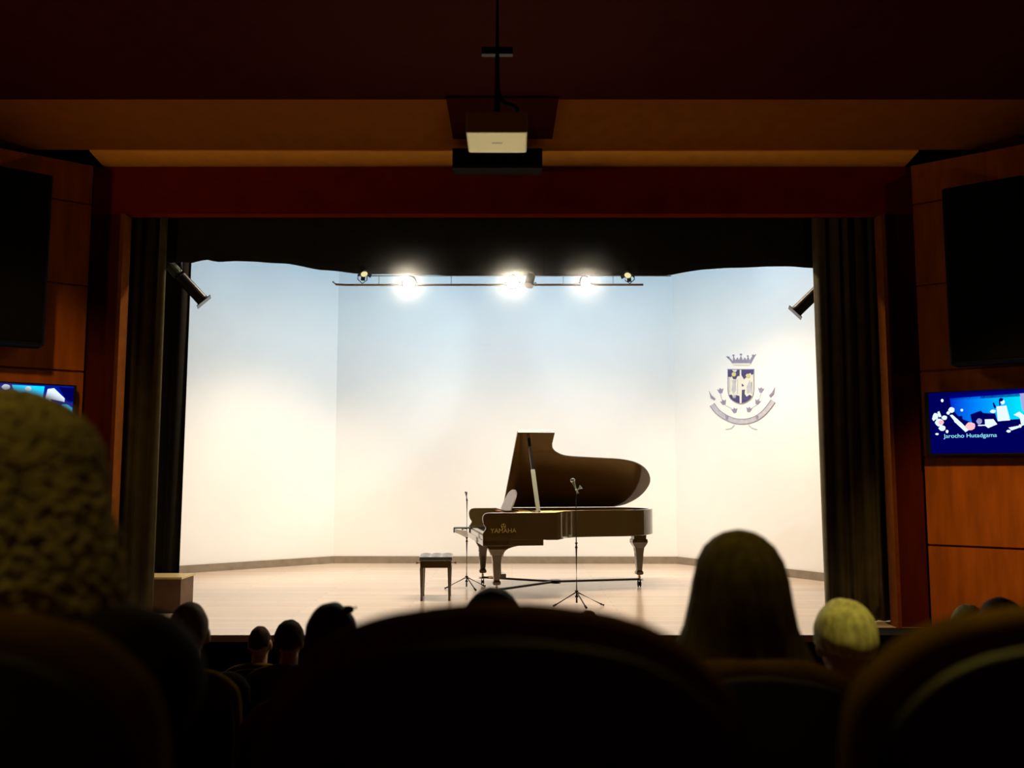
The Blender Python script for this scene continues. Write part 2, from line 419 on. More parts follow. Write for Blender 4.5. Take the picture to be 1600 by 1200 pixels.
for k in range(52):
    if (k % 7) in (0, 1, 3, 4, 5) and k < 51:
        v = .145 + (k + 1) * 1.19 / 52; box(bm, .09, .19, v - .006, v + .005, .72, .738, 1)
o = obj('keyboard', bm, [M_ivory, M_ebony], piano)
bm = new(); prism(bm, [(.19, .72), (.205, .72), (.235, .88), (.31, .90), (.31, .915), (.225, .90)], lambda a, z: (a, .05, z), lambda a, z: (a, 1.43, z)); obj('fallboard', bm, M_lacquer, piano)
# iron plate, soundboard, strings, dampers
plate = [(.34, .05)] + [(.84, .05)] + offset(rimline, .05) + [(.34, 1.43)]
bm = new(); zprism(bm, plate, .84, .85); obj('soundboard', bm, M_soundboard, piano)
bm = new(); zprism(bm, [(.34, .05), (.62, .05), (.75, 1.43), (.34, 1.43)], .935, .952)
for k in range(5):
    v = .2 + k * .27; tube(bm, [(.62, v, .94), (.95 + k * .2 , v, .935)], .013, 6) if k else None
zprism(bm, [(.6, 1.10), (.6, 1.425), (1.55, 1.425), (1.45, 1.30)], .935, .952)
obj('iron_plate', bm, M_gold, piano)
bm = new()
def rim_v(u):
    v = .05
    for x, y in offset(rimline, .05):
        if x <= u and y < .9: v = max(v, y)
    return v
for k in range(44):
    v = .09 + k * .03; u1 = .6
    while u1 < .95 + 1.15 * min(1, (k / 34) ** .8) and rim_v(u1 + .03) < v - .02: u1 += .03
    tube(bm, [(.45, v, .962), (u1, v, .958)], .0016, 4, cap=False)
tag(obj('strings', bm, M_brass, piano), None, None, kind='stuff')
bm = new(); box(bm, .64, .67, .1, 1.38, .955, .972); obj('damper_rail', bm, M_ebony, piano)
# music desk, seen almost edge-on, leaning back
bm = new()
prof = smooth_line([(.36, 0), (.38, .10), (.45, .19), (.60, .23), (.75, .24), (.90, .23), (1.05, .19), (1.12, .10), (1.14, 0)], 4)
prism(bm, prof, lambda v, h: (.37 + h * .42, v, .985 + h), lambda v, h: (.385 + h * .42, v, .982 + h)); obj('music_desk', bm, M_desk, piano)
bm = new(); box(bm, .30, .46, .3, 1.2, .975, .988); obj('desk_shelf', bm, M_lacquer, piano)
# lid: outline follows the rim, hinged on the bass side
TH = math.radians(38.5)
def onlid(u, v, h=0):
    r = HV - v
    return Vector((u, HV - r * math.cos(TH) - h * math.sin(TH) * -1 * -1, ZT + .012 + r * math.sin(TH) + h * math.cos(TH)))
def onlid(u, v, h=0):
    r = HV - v
    return Vector((u, HV - r * math.cos(TH) + h * math.sin(TH), ZT + .003 + r * math.sin(TH) + h * math.cos(TH)))
lidline = smooth_line([(.905, .20), (.93, .29), (1.0, .37), (1.12, .43), (1.35, .455), (1.6, .475), (1.85, .50), (2.06, .57), (2.22, .71), (2.31, .9), (2.31, 1.08), (2.24, 1.27), (2.1, 1.42), (1.95, 1.48)], 5)
lidpoly = [(.45, -.01), (.905, -.01)] + lidline + [(.45, 1.48)]
bm = new(); prism(bm, lidpoly, lambda a, c: onlid(a, c, 0), lambda a, c: onlid(a, c, .02)); obj('lid', bm, M_lacquer, piano, bevel=.006)
bm = new(); prism(bm, [(.452, -.008), (.86, -.008), (.86, 1.44), (.452, 1.44)], lambda a, c: onlid(a, c, .024), lambda a, c: onlid(a, c, .042)); obj('front_flap', bm, M_lacquer, piano, bevel=.004)
for u in (.6, 1.2, 1.75):
    bm = new(); tube(bm, [(u, HV + .008, ZT + .01), (u + .12, HV + .008, ZT + .01)], .008, 8); obj('lid_hinge', bm, M_brass, piano)
# prop stick: pale lit half below, dark unlit half above, put into colours
pt = onlid(.60, .10); p0 = Vector((.655, .06, ZT - .02)); dd = (pt - p0)
bm = new(); a_, b_ = frame(dd)
pm = p0 + dd * .58
obox(bm, (p0 + pm) / 2, dd.normalized(), a_, b_, (pm - p0).length / 2, .024, .012); obj('prop_stick', bm, M_prop, piano, bevel=.004)
bm = new(); obox(bm, (pt + pm) / 2, dd.normalized(), a_, b_, (pt - pm).length / 2, .016, .010); o = obj('prop_upper_unlit', bm, M_ebony, piano)
bm = new(); tube(bm, [(.655, .02, ZT + .005), (.655, .1, ZT + .005)], .014, 10); obj('prop_pivot', bm, M_brass, piano)
# side lettering and emblem
lm = text_mesh('YAMAHA', .072, .002)
o = obj('lettering', lm, M_brass, piano); o.rotation_euler = (PI/2, 0, 0); o.location = (.235, -.004, .735); o.scale = (1.0, 1, 1)
bm = new()
for k in range(24):
    a0, a1 = 2 * PI * k / 24, 2 * PI * (k + 1) / 24
    for r0, r1 in ((.028, .023),):
        vs = [bm.verts.new((r * math.cos(a), 0, r * math.sin(a))) for r, a in ((r0, a0), (r0, a1), (r1, a1), (r1, a0))]; bm.faces.new(vs)
for k in range(3):
    a = PI / 2 + k * 2 * PI / 3; d = Vector((math.cos(a), 0, math.sin(a)))
    obox(bm, d * .011, d, Vector((0, 1, 0)), Vector((-d.z, 0, d.x)), .011, .001, .0022)
    for s in (-1, 1):
        obox(bm, d * .016 + Vector((-d.z, 0, d.x)) * (s * .004), d, Vector((0, 1, 0)), Vector((-d.z, 0, d.x)), .007, .001, .0018)
o = obj('emblem', bm, M_brass, piano); o.location = (.235, -.004, .825)
sd = o.modifiers.new('s', 'SOLIDIFY'); sd.thickness = .001
# legs with scrolled heads and casters
def leg(u, v):
    bm = new(); box(bm, u - .08, u + .08, v - .07, v + .07, .59, .667 if u > 1 else .602)
    secs = [(.60, .095, .07), (.56, .10, .07), (.53, .085, .06), (.49, .058, .05), (.42, .048, .045), (.30, .040, .038), (.21, .032, .032), (.19, .045, .042), (.165, .045, .042), (.155, .03, .03)]
    rings = [[bm.verts.new((u + sx * a, v + sy * c, z)) for sx, sy in ((-1, -1), (-.5, -1.1), (.5, -1.1), (1, -1), (1, 1), (.5, 1.1), (-.5, 1.1), (-1, 1))] for z, a, c in secs]
    for r0, r1 in zip(rings, rings[1:]):
        for k in range(8): bm.faces.new((r0[k], r0[(k + 1) % 8], r1[(k + 1) % 8], r1[k]))
    bm.faces.new(rings[0]); bm.faces.new(rings[-1][::-1])
    L = obj('leg', bm, M_lacquer, piano, bevel=.004)
    bm = new(); tube(bm, [(u, v, .155), (u, v, .135)], .012, 8); tube(bm, [(u - .012, v, .125), (u + .012, v, .125)], .026, 14)
    obj('caster', bm, M_brass, L)
LEGS = [(.17, .10), (.17, 1.37), (2.09, .86)]
for u, v in LEGS: leg(u, v)
for u0, u1 in ((.26, .47), (.02, .08)):           # curved brackets beside the near leg
    bm = new()
    if u0 > .1:
        prof = [(.24, .60)] + smooth_line([(.24, .47), (.25, .52), (.29, .56), (.36, .585), (.44, .60)], 5)
    else:
        prof = [(.10, .60)] + smooth_line([(.10, .49), (.09, .54), (.06, .575), (.02, .60)], 5)
    prism(bm, prof, lambda a, z: (a, .05, z), lambda a, z: (a, .14, z)); obj('leg_bracket', bm, M_lacquer, piano)
bm = new(); zprism(bm, offset(rimline, .05)[5:-6] + [(.75, 1.38), (.75, .1)], .655, .67); obj('rim_underside', bm, M_lacquer, piano)
bm = new()
for v in (.68, .80): tube(bm, [(.30, v, .60), (.30, v, .2)], .012, 8)
box(bm, .26, .36, .62, .86, .16, .22); o = obj('pedal_lyre', bm, M_lacquer, piano)
for v in (.67, .74, .81):
    bm = new(); box(bm, .16, .27, v - .012, v + .012, .17, .178); obj('pedal', bm, M_brass, o)
# wheeled truck under the piano
dolly = thing('piano_truck', 'low three armed wheeled truck under the legs of the grand piano', 'piano truck', pr, ROT)
hub = Vector((1.0, .78, .10))
bm = new(); tube(bm, [hub - Vector((0, 0, .02)), hub + Vector((0, 0, .02))], .07, 20); obj('hub', bm, M_metal, dolly)
for u, v in LEGS:
    e = Vector((u, v, .10)); bm = new(); d = e - hub; a_, b_ = frame(d)
    obox(bm, (e + hub) / 2, d.normalized(), a_, b_, d.length / 2, .016, .012)
    tube(bm, [e - Vector((0, 0, .012)), e + Vector((0, 0, .001))], .055, 16); A = obj('arm', bm, M_metal, dolly)
    bm = new(); tube(bm, [e + Vector((-.015, .0, -.056)), e + Vector((.015, .0, -.056))], .044, 16); obj('wheel', bm, M_black, A)

# ---------------------------------------------------------------- bench
q = P(679, 934, 10.25); bench = thing('piano_bench', 'small piano bench with a shiny tufted cushion left of the piano', 'bench', (q.x, 10.45, 0), math.radians(3))
BW, BD = .185, .24
bm = new(); N = 12
top = [[bm.verts.new((-BW + 2 * BW * i / N, -BD + 2 * BD * j / N, .485 + .014 * abs(math.sin(PI * 3 * i / N)) ** .5 * abs(math.sin(PI * 3 * j / N)) ** .5 * (1 if 0 < i < N and 0 < j < N else 0))) for i in range(N + 1)] for j in range(N + 1)]
for j in range(N):
    for i in range(N): bm.faces.new((top[j][i], top[j][i + 1], top[j + 1][i + 1], top[j + 1][i]))
o = obj('cushion_top', bm, M_leather, bench, smooth=True)
bm = new(); box(bm, -BW, BW, -BD, BD, .44, .486); obj('cushion', bm, M_leather, bench, bevel=.012)
bm = new(); box(bm, -BW + .01, BW - .01, -BD + .01, BD - .01, .365, .44); obj('apron', bm, M_lacquer, bench, bevel=.004)
for sx in (-1, 1):
    for sy in (-1, 1):
        bm = new(); x, y = sx * (BW - .03), sy * (BD - .03)
        rs = [[bm.verts.new((x + a * r, y + c * r, z)) for a, c in ((-1, -1), (1, -1), (1, 1), (-1, 1))] for z, r in ((.365, .022), (.3, .02), (.05, .012), (0, .013))]
        for r0, r1 in zip(rs, rs[1:]):
            for k in range(4): bm.faces.new((r0[k], r0[(k + 1) % 4], r1[(k + 1) % 4], r1[k]))
        bm.faces.new(rs[0]); bm.faces.new(rs[-1]); obj('leg', bm, M_lacquer, bench)
for sx in (-1, 1):
    bm = new(); tube(bm, [(sx * (BW - .01), 0, .40), (sx * (BW + .03), 0, .40)], [.008, .008], 8); tube(bm, [(sx * (BW + .03), 0, .40), (sx * (BW + .045), 0, .40)], .02, 12); obj('height_knob', bm, M_lacquer, bench)

# ---------------------------------------------------------------- microphone stands
def mic_stand(loc, h, label, legs, r=.30):
    t = thing('microphone_stand', label, 'microphone stand', loc)
    bm = new(); tube(bm, [(0, 0, .02), (0, 0, h * .55)], .011, 10); tube(bm, [(0, 0, h * .55), (0, 0, h)], .008, 10); obj('pole', bm, M_metal, t)
    bm = new(); tube(bm, [(0, 0, h * .53), (0, 0, h * .58)], .018, 10); obj('clutch', bm, M_black, t)
    bm = new(); tube(bm, [(0, 0, .08), (0, 0, .15)], .022, 12); obj('leg_hub', bm, M_black, t)
    for a in legs:
        d = Vector((math.cos(a), math.sin(a), 0)); bm = new(); tube(bm, [Vector((0, 0, .13)) + d * .015, Vector((0, 0, .012)) + d * r], .008, 8)
        L = obj('leg', bm, M_metal, t); bm = new(); tube(bm, [Vector((0, 0, .02)) + d * (r - .02), Vector((0, 0, .009)) + d * (r + .015)], .013, 8); obj('rubber_foot', bm, M_black, L)
    return t
q = P(900, 938, 9.95)
s1 = mic_stand((P(901, 930, 9.95).x, 9.95, 0), 1.15, 'tall microphone stand with a tripod foot in front of the piano', (-2.6, -1.3, -.35), .29)
bm = new(); tube(bm, [(0, 0, 1.15), (0, -.01, 1.2)], .012, 8); obj('mic_clip', bm, M_black, s1)
mic = thing('microphone', 'greenish silver microphone on the stand in front of the piano lid', 'microphone', (s1.location.x, 9.94, 1.2))
M_mic = mat('microphone_green_silver', (.38, .5, .42), .3, metal=.5)
bm = new(); tube(bm, [(.02, 0, -.0), (-.03, .02, .13)], [.016, .022], 12); obj('mic_body', bm, M_mic, mic)
bm = new(); ball(bm, (-.035, .022, .145), .028, 2); obj('mic_grille', bm, M_chrome, mic)
bm = new(); tube(bm, [(.0, -.02, .03), (.055, -.03, .075)], [.02, .026], 12); obj('shock_mount', bm, M_mic, mic)
q2 = P(729, 917, 11.35)
s2 = mic_stand((q2.x, 11.35, 0), 1.08, 'thin microphone stand behind the keyboard end of the piano', (-2.9, -1.1, .6), .26)
mic2 = thing('microphone', 'slim dark microphone upright on the stand left of the piano', 'microphone', (q2.x, 11.35, 1.08))
bm = new(); tube(bm, [(0, 0, 0), (-.01, 0, .09)], .014, 10); obj('mic_body', bm, M_metal, mic2)
bm = new(); ball(bm, (-.012, 0, .1), .02, 2); obj('mic_grille', bm, M_chrome, mic2)
# stand tray with bright sheet left of the keyboard
pc = P(722, 831, 11.2)
ms = thing('music_tray', 'small dark tray clamped to the thin stand left of the piano', 'tray', pc)
bm = new(); obox(bm, (0, 0, .05), Vector((1, 0, 0)), Vector((0, 1, 0)), Vector((0, 0, 1)), .10, .09, .006); 
obox(bm, (-.095, 0, .025), Vector((1, 0, 0)), Vector((0, 1, 0)), Vector((0, 0, 1)), .006, .09, .03); obj('tray', bm, M_metal, ms)
bm = new(); tube(bm, [(.0, 0, .03), (q2.x - pc.x, .14, .03)], .008, 8); obj('clamp_arm', bm, M_metal, ms)
sh = thing('paper_sheet', 'bright white sheet on the small tray left of the piano', 'paper', pc)
bm = new(); prism(bm, [(-.085, .04), (.07, .02), (.085, -.05), (.05, -.06), (-.03, -.02), (-.08, .0)], lambda a, z: (a, -.11, z), lambda a, z: (a, -.095, z)); obj('sheet', bm, M_paper, sh)

# ---------------------------------------------------------------- stage lights
LB = 8.66
lx0, lx1 = P(520, 445, LB), P(1005, 447, LB)
bat = thing('lighting_batten', 'long grey pipe carrying the lamps under the valance', 'lighting pipe', (0, LB, lx0.z))
zb = 0
M_pipe = mat('pipe_grey', (.6, .55, .56), .5, metal=.3)
bm = new(); tube(bm, [(lx0.x, 0, .03), (lx0.x + .03, 0, .004), (lx0.x + .12, 0, -.002), (lx1.x, 0, 0)], .011, 10); obj('lower_pipe', bm, M_pipe, bat)
zu = P(700, 431, LB).z - lx0.z
bm = new(); tube(bm, [(P(560, 431, LB).x, 0, zu), (P(1048, 431, LB).x, 0, zu)], .006, 8); obj('upper_pipe', bm, M_pipe, bat)
for px in (592, 705, 880, 958):
    bm = new(); tube(bm, [(P(px, 440, LB).x, 0, 0), (P(px, 440, LB).x, 0, zu)], .005, 6); obj('spacer', bm, M_pipe, bat)
for px in (560, 700, 850, 1000):
    bm = new(); tube(bm, [(P(px, 440, LB).x, 0, zu), (P(px, 440, LB).x, 0, ZC + .1 - lx0.z)], .003, 6); obj('hanging_wire', bm, M_black, bat)
M_lens = emit('lamp_lens', (1, .95, .82), 60)
M_lens_dim = emit('lamp_lens_dim', (1, .9, .45), .9)
M_can_grey = mat('lamp_can_grey', (.35, .33, .33), .4, metal=.3)
def lamp(px, py, label, tilt, yaw, on, r=.045, body=M_black, L=.16):
    p = P(px, py, LB - .05); t = thing('stage_lamp', label, 'stage light', p, yaw, 'stage lamps on the pipe under the valance')
    d = Vector((0, -math.cos(tilt), -math.sin(tilt)))          # lens direction
    bm = new(); tube(bm, [-d * L, -d * L * .8, -d * .03, d * 0], [r * .6, r, r, r * 1.12], 18); obj('lamp_body', bm, body, t)
    bm = new(); tube(bm, [d * .001, d * .004], r * .92, 18); obj('lens', bm, M_lens if on else (M_lens_dim if body is M_black else M_can_grey), t)
    bm = new(); z = lx0.z - p.z
    tube(bm, [(-r * 1.3, .05, 0), (-r * 1.3, .05, z * .7 + .02), (0, .05, z + .012), (r * 1.3, .05, z * .7 + .02), (r * 1.3, .05, 0)], .005, 6); obj('yoke', bm, M_metal, t)
    if not on and body is M_black:
        for k in range(4):
            a = PI / 2 * k; x = Vector((1, 0, 0)); zc = d.cross(x)
            e = x * math.cos(a) + zc * math.sin(a); s = d.cross(e)
            bm = new(); obox(bm, e * (r * 1.45) + d * .012, (e * .8 + d * .6).normalized(), s, d, r * .5, r * .6, .0015); obj('barn_door', bm, M_black, t)
    return t, p, d
def glow(p, e, col=(1, .86, .6)):
    spot('lamp_beam', p + Vector((0, -.03, 0)), p + Vector((0, -5, -1.6)), e * 9, col, 150, 1, .03)
    return
    point('lamp_glow', Vector((p.x, 8.74, p.z + .02)), e, col, .02)
lamp(569, 428, 'small dark barn-door lamp at the left end of the pipe', .9, .5, False, .036, L=.10)
lamp(639, 442, 'glaring lamp second from the left end of the pipe', .35, .0, True, .062)
lamp(801, 441, 'glaring lamp at the middle of the pipe', .35, .0, True, .060)
lamp(826, 446, 'grey unlit can beside the glaring middle lamp', 1.1, -.5, False, .042, M_can_grey, L=.15)
lamp(915, 441, 'glaring lamp to the right of the middle can', .35, .0, True, .050)
lamp(981, 430, 'small dark barn-door lamp at the right end of the pipe', .9, -.5, False, .036, L=.10)
for px, e in ((639, 9), (801, 9), (915, 6)): glow(P(px, 441, LB - .07), e)
# profile spots at the sides
def profile_spot(pa, pb, label):
    a, c = pa, pb; t = thing('profile_spotlight', label, 'stage light', a); d = (c - a); L = d.length; d.normalize()
    bm = new(); tube(bm, [d * L * .30, d * L * .34, d * L * .95, d * L], [.05, .062, .062, .07], 18); obj('lens_tube', bm, M_metal, t)
    bm = new(); tube(bm, [d * 0, d * .02, d * L * .24, d * L * .3], [.03, .055, .06, .05], 14); obj('lamp_housing', bm, mat('housing_green_grey', (.10, .14, .11), .5, metal=.3), t)
    bm = new(); a_, b_ = frame(d); obox(bm, d * (L * .32), d, a_, b_, .012, .085, .05); obj('shutter_gate', bm, M_metal, t)
    bm = new(); obox(bm, d * (L + .006), d, a_, b_, .004, .088, .088); o = obj('colour_frame', bm, M_metal, t)
    bm = new(); h = Vector((0, 0, 1)); m_ = d * (L * .35); tube(bm, [m_ + a_ * .09, m_ + a_ * .09 + h * .12, m_ + h * .17, m_ - a_ * .09 + h * .12, m_ - a_ * .09], .006, 6); tube(bm, [m_ + h * .17, m_ + h * (6.4 - a.z - m_.z)], .012, 8); obj('yoke', bm, M_metal, t)
profile_spot(P(264, 413, 9.15), P(318, 471, 9.25), 'long profile spotlight angled inwards at the top left of the stage opening')
profile_spot(P(1306, 427, 9.15), P(1243, 488, 9.25), 'long profile spotlight angled inwards at the top right of the stage opening')

# ---------------------------------------------------------------- crest on the right shell wall
dC = (Vector((*SE, 0)) - Vector((*SC, 0))).normalized()
ang = math.atan2(dC.y, dC.x)
ray = P(1160, 612, 10) - Vector((0, 0, CAMZ))
s_ = (ray.x / ray.y * SC[1] - SC[0]) / (dC.x - ray.x / ray.y * dC.y)
cx, cy = SC[0] + dC.x * s_, SC[1] + dC.y * s_
cz = P(1160, 612, cy).z
crest = thing('wall_emblem', 'coat of arms with crown, shield and ribbon on the right shell wall', 'emblem', (cx, cy, cz), ang)
kh = F * (dC.x * cy - dC.y * cx) / cy ** 2; kv = F / cy
def cc(p):                                   # crest drawing units: 1/7.5 photo pixel about the centre
    r = P(p[0] / 7.5 + 1080, p[1] / 7.5 + 530, 10) - Vector((0, 0, CAMZ)); k = r.x / r.y
    s1 = (k * cy - cx) / (dC.x - k * dC.y); yy = cy + dC.y * s1
    return (s1, CAMZ + r.z / r.y * yy - cz)
def cpoly(name, polys, m, th=.008, base=.0):
    bm = new()
    for poly in polys:
        prism(bm, [cc(p) for p in poly], lambda a, z: (a, -base - th, z), lambda a, z: (a, -base, z))
    return obj(name, bm, m, crest)
def stroke(pts, wd):
    l = offset(pts, wd / 2); r = offset(pts, -wd / 2); return l + r[::-1]
def disc(x, y, r, n=12): return [(x + r * math.cos(2 * PI * k / n), y + r * math.sin(2 * PI * k / n)) for k in range(n)]
cpoly('crown', [[(490, 290), (440, 225), (410, 205), (425, 200), (470, 235), (488, 262), (498, 200), (520, 250), (545, 215), (562, 250), (585, 195), (606, 250), (630, 215), (650, 250), (668, 200), (688, 250), (715, 205), (765, 175), (745, 205), (700, 290)],
    disc(497, 190, 11), disc(585, 180, 12), disc(665, 198, 10), disc(440, 215, 12), disc(728, 192, 12)], M_crest_violet)
cpoly('crown_band', [[(488, 282), (700, 282), (690, 306), (498, 306)]], M_crest_pale, .012)
sh_out = [(430, 348), (745, 348)] + smooth_line([(745, 480), (744, 600), (725, 680), (670, 735), (587, 762), (505, 735), (450, 680), (431, 600), (430, 480)], 4)
cpoly('shield', [sh_out], M_crest_pale)
cpoly('shield_border', [stroke([(437, 352), (437, 600)], 9), stroke([(740, 352), (740, 600)], 9), stroke(smooth_line([(437, 600), (455, 675), (508, 728), (587, 755), (667, 728), (722, 675), (740, 600)], 4), 9), stroke([(430, 354), (745, 354)], 10)], M_crest_violet, .004, .008)
cpoly('shield_field_blue', [
    [(436, 358), (480, 358), (500, 380), (530, 385), (545, 360), (572, 360), (572, 430), (545, 435), (530, 470), (500, 468), (480, 430), (470, 445), (436, 440)],
    [(594, 358), (740, 358), (736, 405), (715, 420), (700, 395), (680, 405), (655, 405), (640, 430), (655, 440), (625, 470), (600, 430), (594, 420)],
    [(598, 520), (625, 545), (600, 555)], [(600, 595), (635, 590), (630, 640), (655, 675), (690, 650), (715, 670), (690, 710), (650, 735), (597, 750)],
    [(445, 655), (480, 650), (500, 690), (530, 655), (570, 665), (572, 750), (520, 735), (470, 700)]], M_crest, .004, .008)
for d_ in (disc(508, 412, 26), disc(675, 432, 22)): cpoly('shield_charge', [d_], M_crest_yellow, .004, .012)
for g_ in ([[(485, 480), (535, 480), (525, 520), (530, 600), (500, 640), (480, 600), (490, 520)], disc(512, 672, 22), [(655, 560), (690, 480), (720, 520), (700, 620), (660, 640)], [(708, 500), (722, 500), (722, 640), (708, 640)], stroke([(455, 450), (455, 620)], 6), stroke([(548, 470), (548, 640)], 6)]): cpoly('shield_figure', [g_], M_crest_grey, .004, .008)
rib = smooth_line([(250, 765), (300, 835), (360, 885), (440, 930), (520, 958), (600, 965), (680, 958), (770, 925), (850, 868), (910, 800), (965, 725)], 4)
cpoly('ribbon', [stroke(rib, 56)], M_crest_grey)
cpoly('ribbon_edge', [stroke(offset(rib, 28), 7), stroke(offset(rib, -28), 7), [(405, 890), (445, 905), (430, 950), (410, 935)], [(765, 890), (795, 900), (785, 945), (762, 930)],
    [(215, 605), (240, 655), (290, 700), (275, 715), (235, 690)], [(985, 565), (975, 640), (935, 680), (915, 660), (955, 620)]], M_crest_violet, .004, .008)
for st_ in (stroke(smooth_line([(510, 1005), (470, 1045), (405, 1055)], 4), 10), stroke(smooth_line([(675, 1005), (715, 1040), (778, 1058)], 4), 10)): cpoly('ribbon_tail', [st_], M_crest_grey)
fl = []
for x, y, a in ((345, 605, -.4), (380, 740, -.8), (510, 835, -.4), (680, 825, .4), (780, 735, .8), (820, 595, .3)):
    for q_ in ([(-36, -22), (-14, -14), (0, -34), (14, -14), (36, -22), (24, 8), (14, 30), (-14, 30), (-24, 8)],):
        fl.append([(x + px * math.cos(a * .4) - py * math.sin(a * .4), y + px * math.sin(a * .4) + py * math.cos(a * .4)) for px, py in q_])
for f_ in fl: cpoly('thistle', [f_], M_crest_violet, .006)
for st_ in (stroke(smooth_line([(345, 635), (360, 700), (385, 760), (480, 815)], 4), 6), stroke(smooth_line([(820, 630), (800, 700), (780, 760), (700, 815)], 4), 6)): cpoly('stem', [st_], M_crest_grey, .006)

# ---------------------------------------------------------------- projector, black box
pn = P(776, 207, 4.5); pf = P(777, 235, 4.8)
prj = thing('projector', 'pale ceiling projector hanging from a long black pole', 'projector', (pn.x, 4.65, pn.z))
bm = new(); bz = pn.z
x0, x1 = P(728, 207, 4.5).x - pn.x, P(824, 207, 4.5).x - pn.x
box(bm, x0, x1, -.15, .15, 0, .115); obj('projector_body', bm, M_proj, prj, bevel=.01)
bm = new(); tube(bm, [((x0 + x1) / 2 + .07, .15, .055), ((x0 + x1) / 2 + .07, .175, .055)], .035, 18); obj('projector_lens', bm, M_black, prj)
bm = new(); box(bm, -.028, .028, -.006, .006, -.0012, .001); obj('underside_mark', bm, mat('mark_grey', (.35, .28, .3), .6), prj)
bm = new(); box(bm, -.06, .06, -.08, .08, .115, .135); tube(bm, [(0, 0, .13), (0, 0, 1.985)], .018, 12); obj('pole', bm, M_black, prj)
zc_ = P(776, 81, 4.65).z - bz
bm = new(); box(bm, -.085, .085, -.02, .02, zc_ - .02, zc_ + .02); obj('cross_plate', bm, M_black, prj, bevel=.004)
bm = new(); tube(bm, smooth_line([(.0, -.02, .30), (.03, -.03, .22), (.09, -.04, .19), (.11, -.05, .15), (.09, -.05, .115)], 5), .011, 8); obj('cable', bm, M_black, prj)
ba, bb = P(708, 237, 8.1), P(847, 268, 8.1)
bm = new(); box(bm, ba.x, bb.x, -.1, .1, bb.z, ba.z)
t = thing('centre_loudspeaker', 'oblong black box fixed at the ceiling edge above the stage', 'loudspeaker', (0, 8.1, 0))
obj('cabinet', bm, M_black, t, bevel=.01)
bm = new(); box(bm, ba.x + .02, bb.x - .02, -.106, -.098, bb.z + .02, ba.z - .02); obj('grille', bm, M_backdrop, t)
bm = new(); box(bm, (ba.x + bb.x) / 2 - .2, (ba.x + bb.x) / 2 + .2, -.02, .02, ba.z, ba.z + .075); obj('ceiling_bracket', bm, M_black, t)

# ---------------------------------------------------------------- side loudspeakers and screens on the splayed walls
def onwall(sp, s, z, off=0): return sp[0] + sp[1] * s + sp[2] * off + Vector((0, 0, z))
def wall_s(sp, px, off=0):
    """distance along the splayed wall where photo column px meets it"""
    k = (px - 800) / F; p0 = sp[0] + sp[2] * off; return (k * p0.y - p0.x) / (sp[1].x - k * sp[1].y)
def wall_thing(sp, name, label, cat, s, z):
    p = onwall(sp, s, z); o = thing(name, label, cat, p, math.atan2(sp[1].y, sp[1].x) if sp[1].x > 0 else math.atan2(-sp[1].y, -sp[1].x)); return o
# local frame: x to the right in the picture, -y out of the wall
for sp, px0, wd, y0, y1, lab in ((SPL, 62, .62, 275, 541, 'tall black loudspeaker high on the left wall above the screen'), (SPR, 1490, .66, 296, 571, 'tall black loudspeaker high on the right wall above the screen')):
    s0 = wall_s(sp, px0, .3); pz1 = onwall(sp, s0, 0, .3).y
    zt, zb_ = P(px0, y0, pz1).z, P(px0, y1, pz1).z
    t = wall_thing(sp, 'wall_loudspeaker', lab, 'loudspeaker', s0 + wd / 2, (zt + zb_) / 2); h = (zt - zb_) / 2
    bm = new(); box(bm, -wd / 2, wd / 2, -.33, -.05, -h, h); obj('cabinet', bm, M_black, t, bevel=.02)
    bm = new(); box(bm, -wd / 2 + .03, wd / 2 - .03, -.338, -.33, -h + .03, h - .03); obj('grille', bm, M_backdrop, t)
    bm = new(); box(bm, -.05, .05, -.05, .0, -.3, .3); obj('wall_bracket', bm, M_metal, t)
# screens: 1.14 x .66, tilted a little
def screen(sp, px_edge, z0, z1, label, left):
    W = 1.16; H = z1 - z0
    s0 = wall_s(sp, px_edge, .1); sc = s0 + W / 2
    t = wall_thing(sp, 'wall_screen', label, 'television', sc, (z0 + z1) / 2)
    bm = new(); box(bm, -W / 2, W / 2, -.10, -.05, -H / 2, H / 2); obj('screen_housing', bm, M_black, t, bevel=.006)
    bm = new(); box(bm, -.15, .15, -.05, .0, -.12, .12); obj('wall_bracket', bm, M_metal, t)
    return t, W, H
PIC = [None, []]
def pic(t, name, polys, m, lay=1):
    if PIC[0] is None: PIC[0] = new(); PIC[1] = []
    PIC[1].append(m)
    for poly in polys: prism(PIC[0], poly, lambda a, z: (a, -.1005 - .0006 * lay, z), lambda a, z: (a, -.1001, z), len(PIC[1]) - 1)
def pic_done(t):
    obj('picture', PIC[0], PIC[1], t); PIC[0] = None
E_navy = emit('screen_navy', (.0, .0, .10), 1); E_blue = emit('screen_blue', (.0, .02, .50), 1); E_azure = emit('screen_azure', (.0, .16, 1.0), 1.1)
E_cyan = emit('screen_cyan', (.0, .62, 1.0), 1.4); E_white = emit('screen_white', (.75, .88, 1), 1.1); E_pink = emit('screen_pink', (1, .5, .55), 1.1)
E_ice = emit('screen_ice', (.3, .85, 1), 1.1); E_lilac = emit('screen_lilac', (.5, .5, .95), .8)
t, W, H = screen(SPR, 1446, 1.585, 2.175, 'lit blue screen on the right wall showing musicians and a caption', False)
t2 = t
def R(u, v): return (-W / 2 + .04 + u * .00585 * 1.0 / 1.0 * .98, H / 2 - v * .0053)      # photo-like picture units
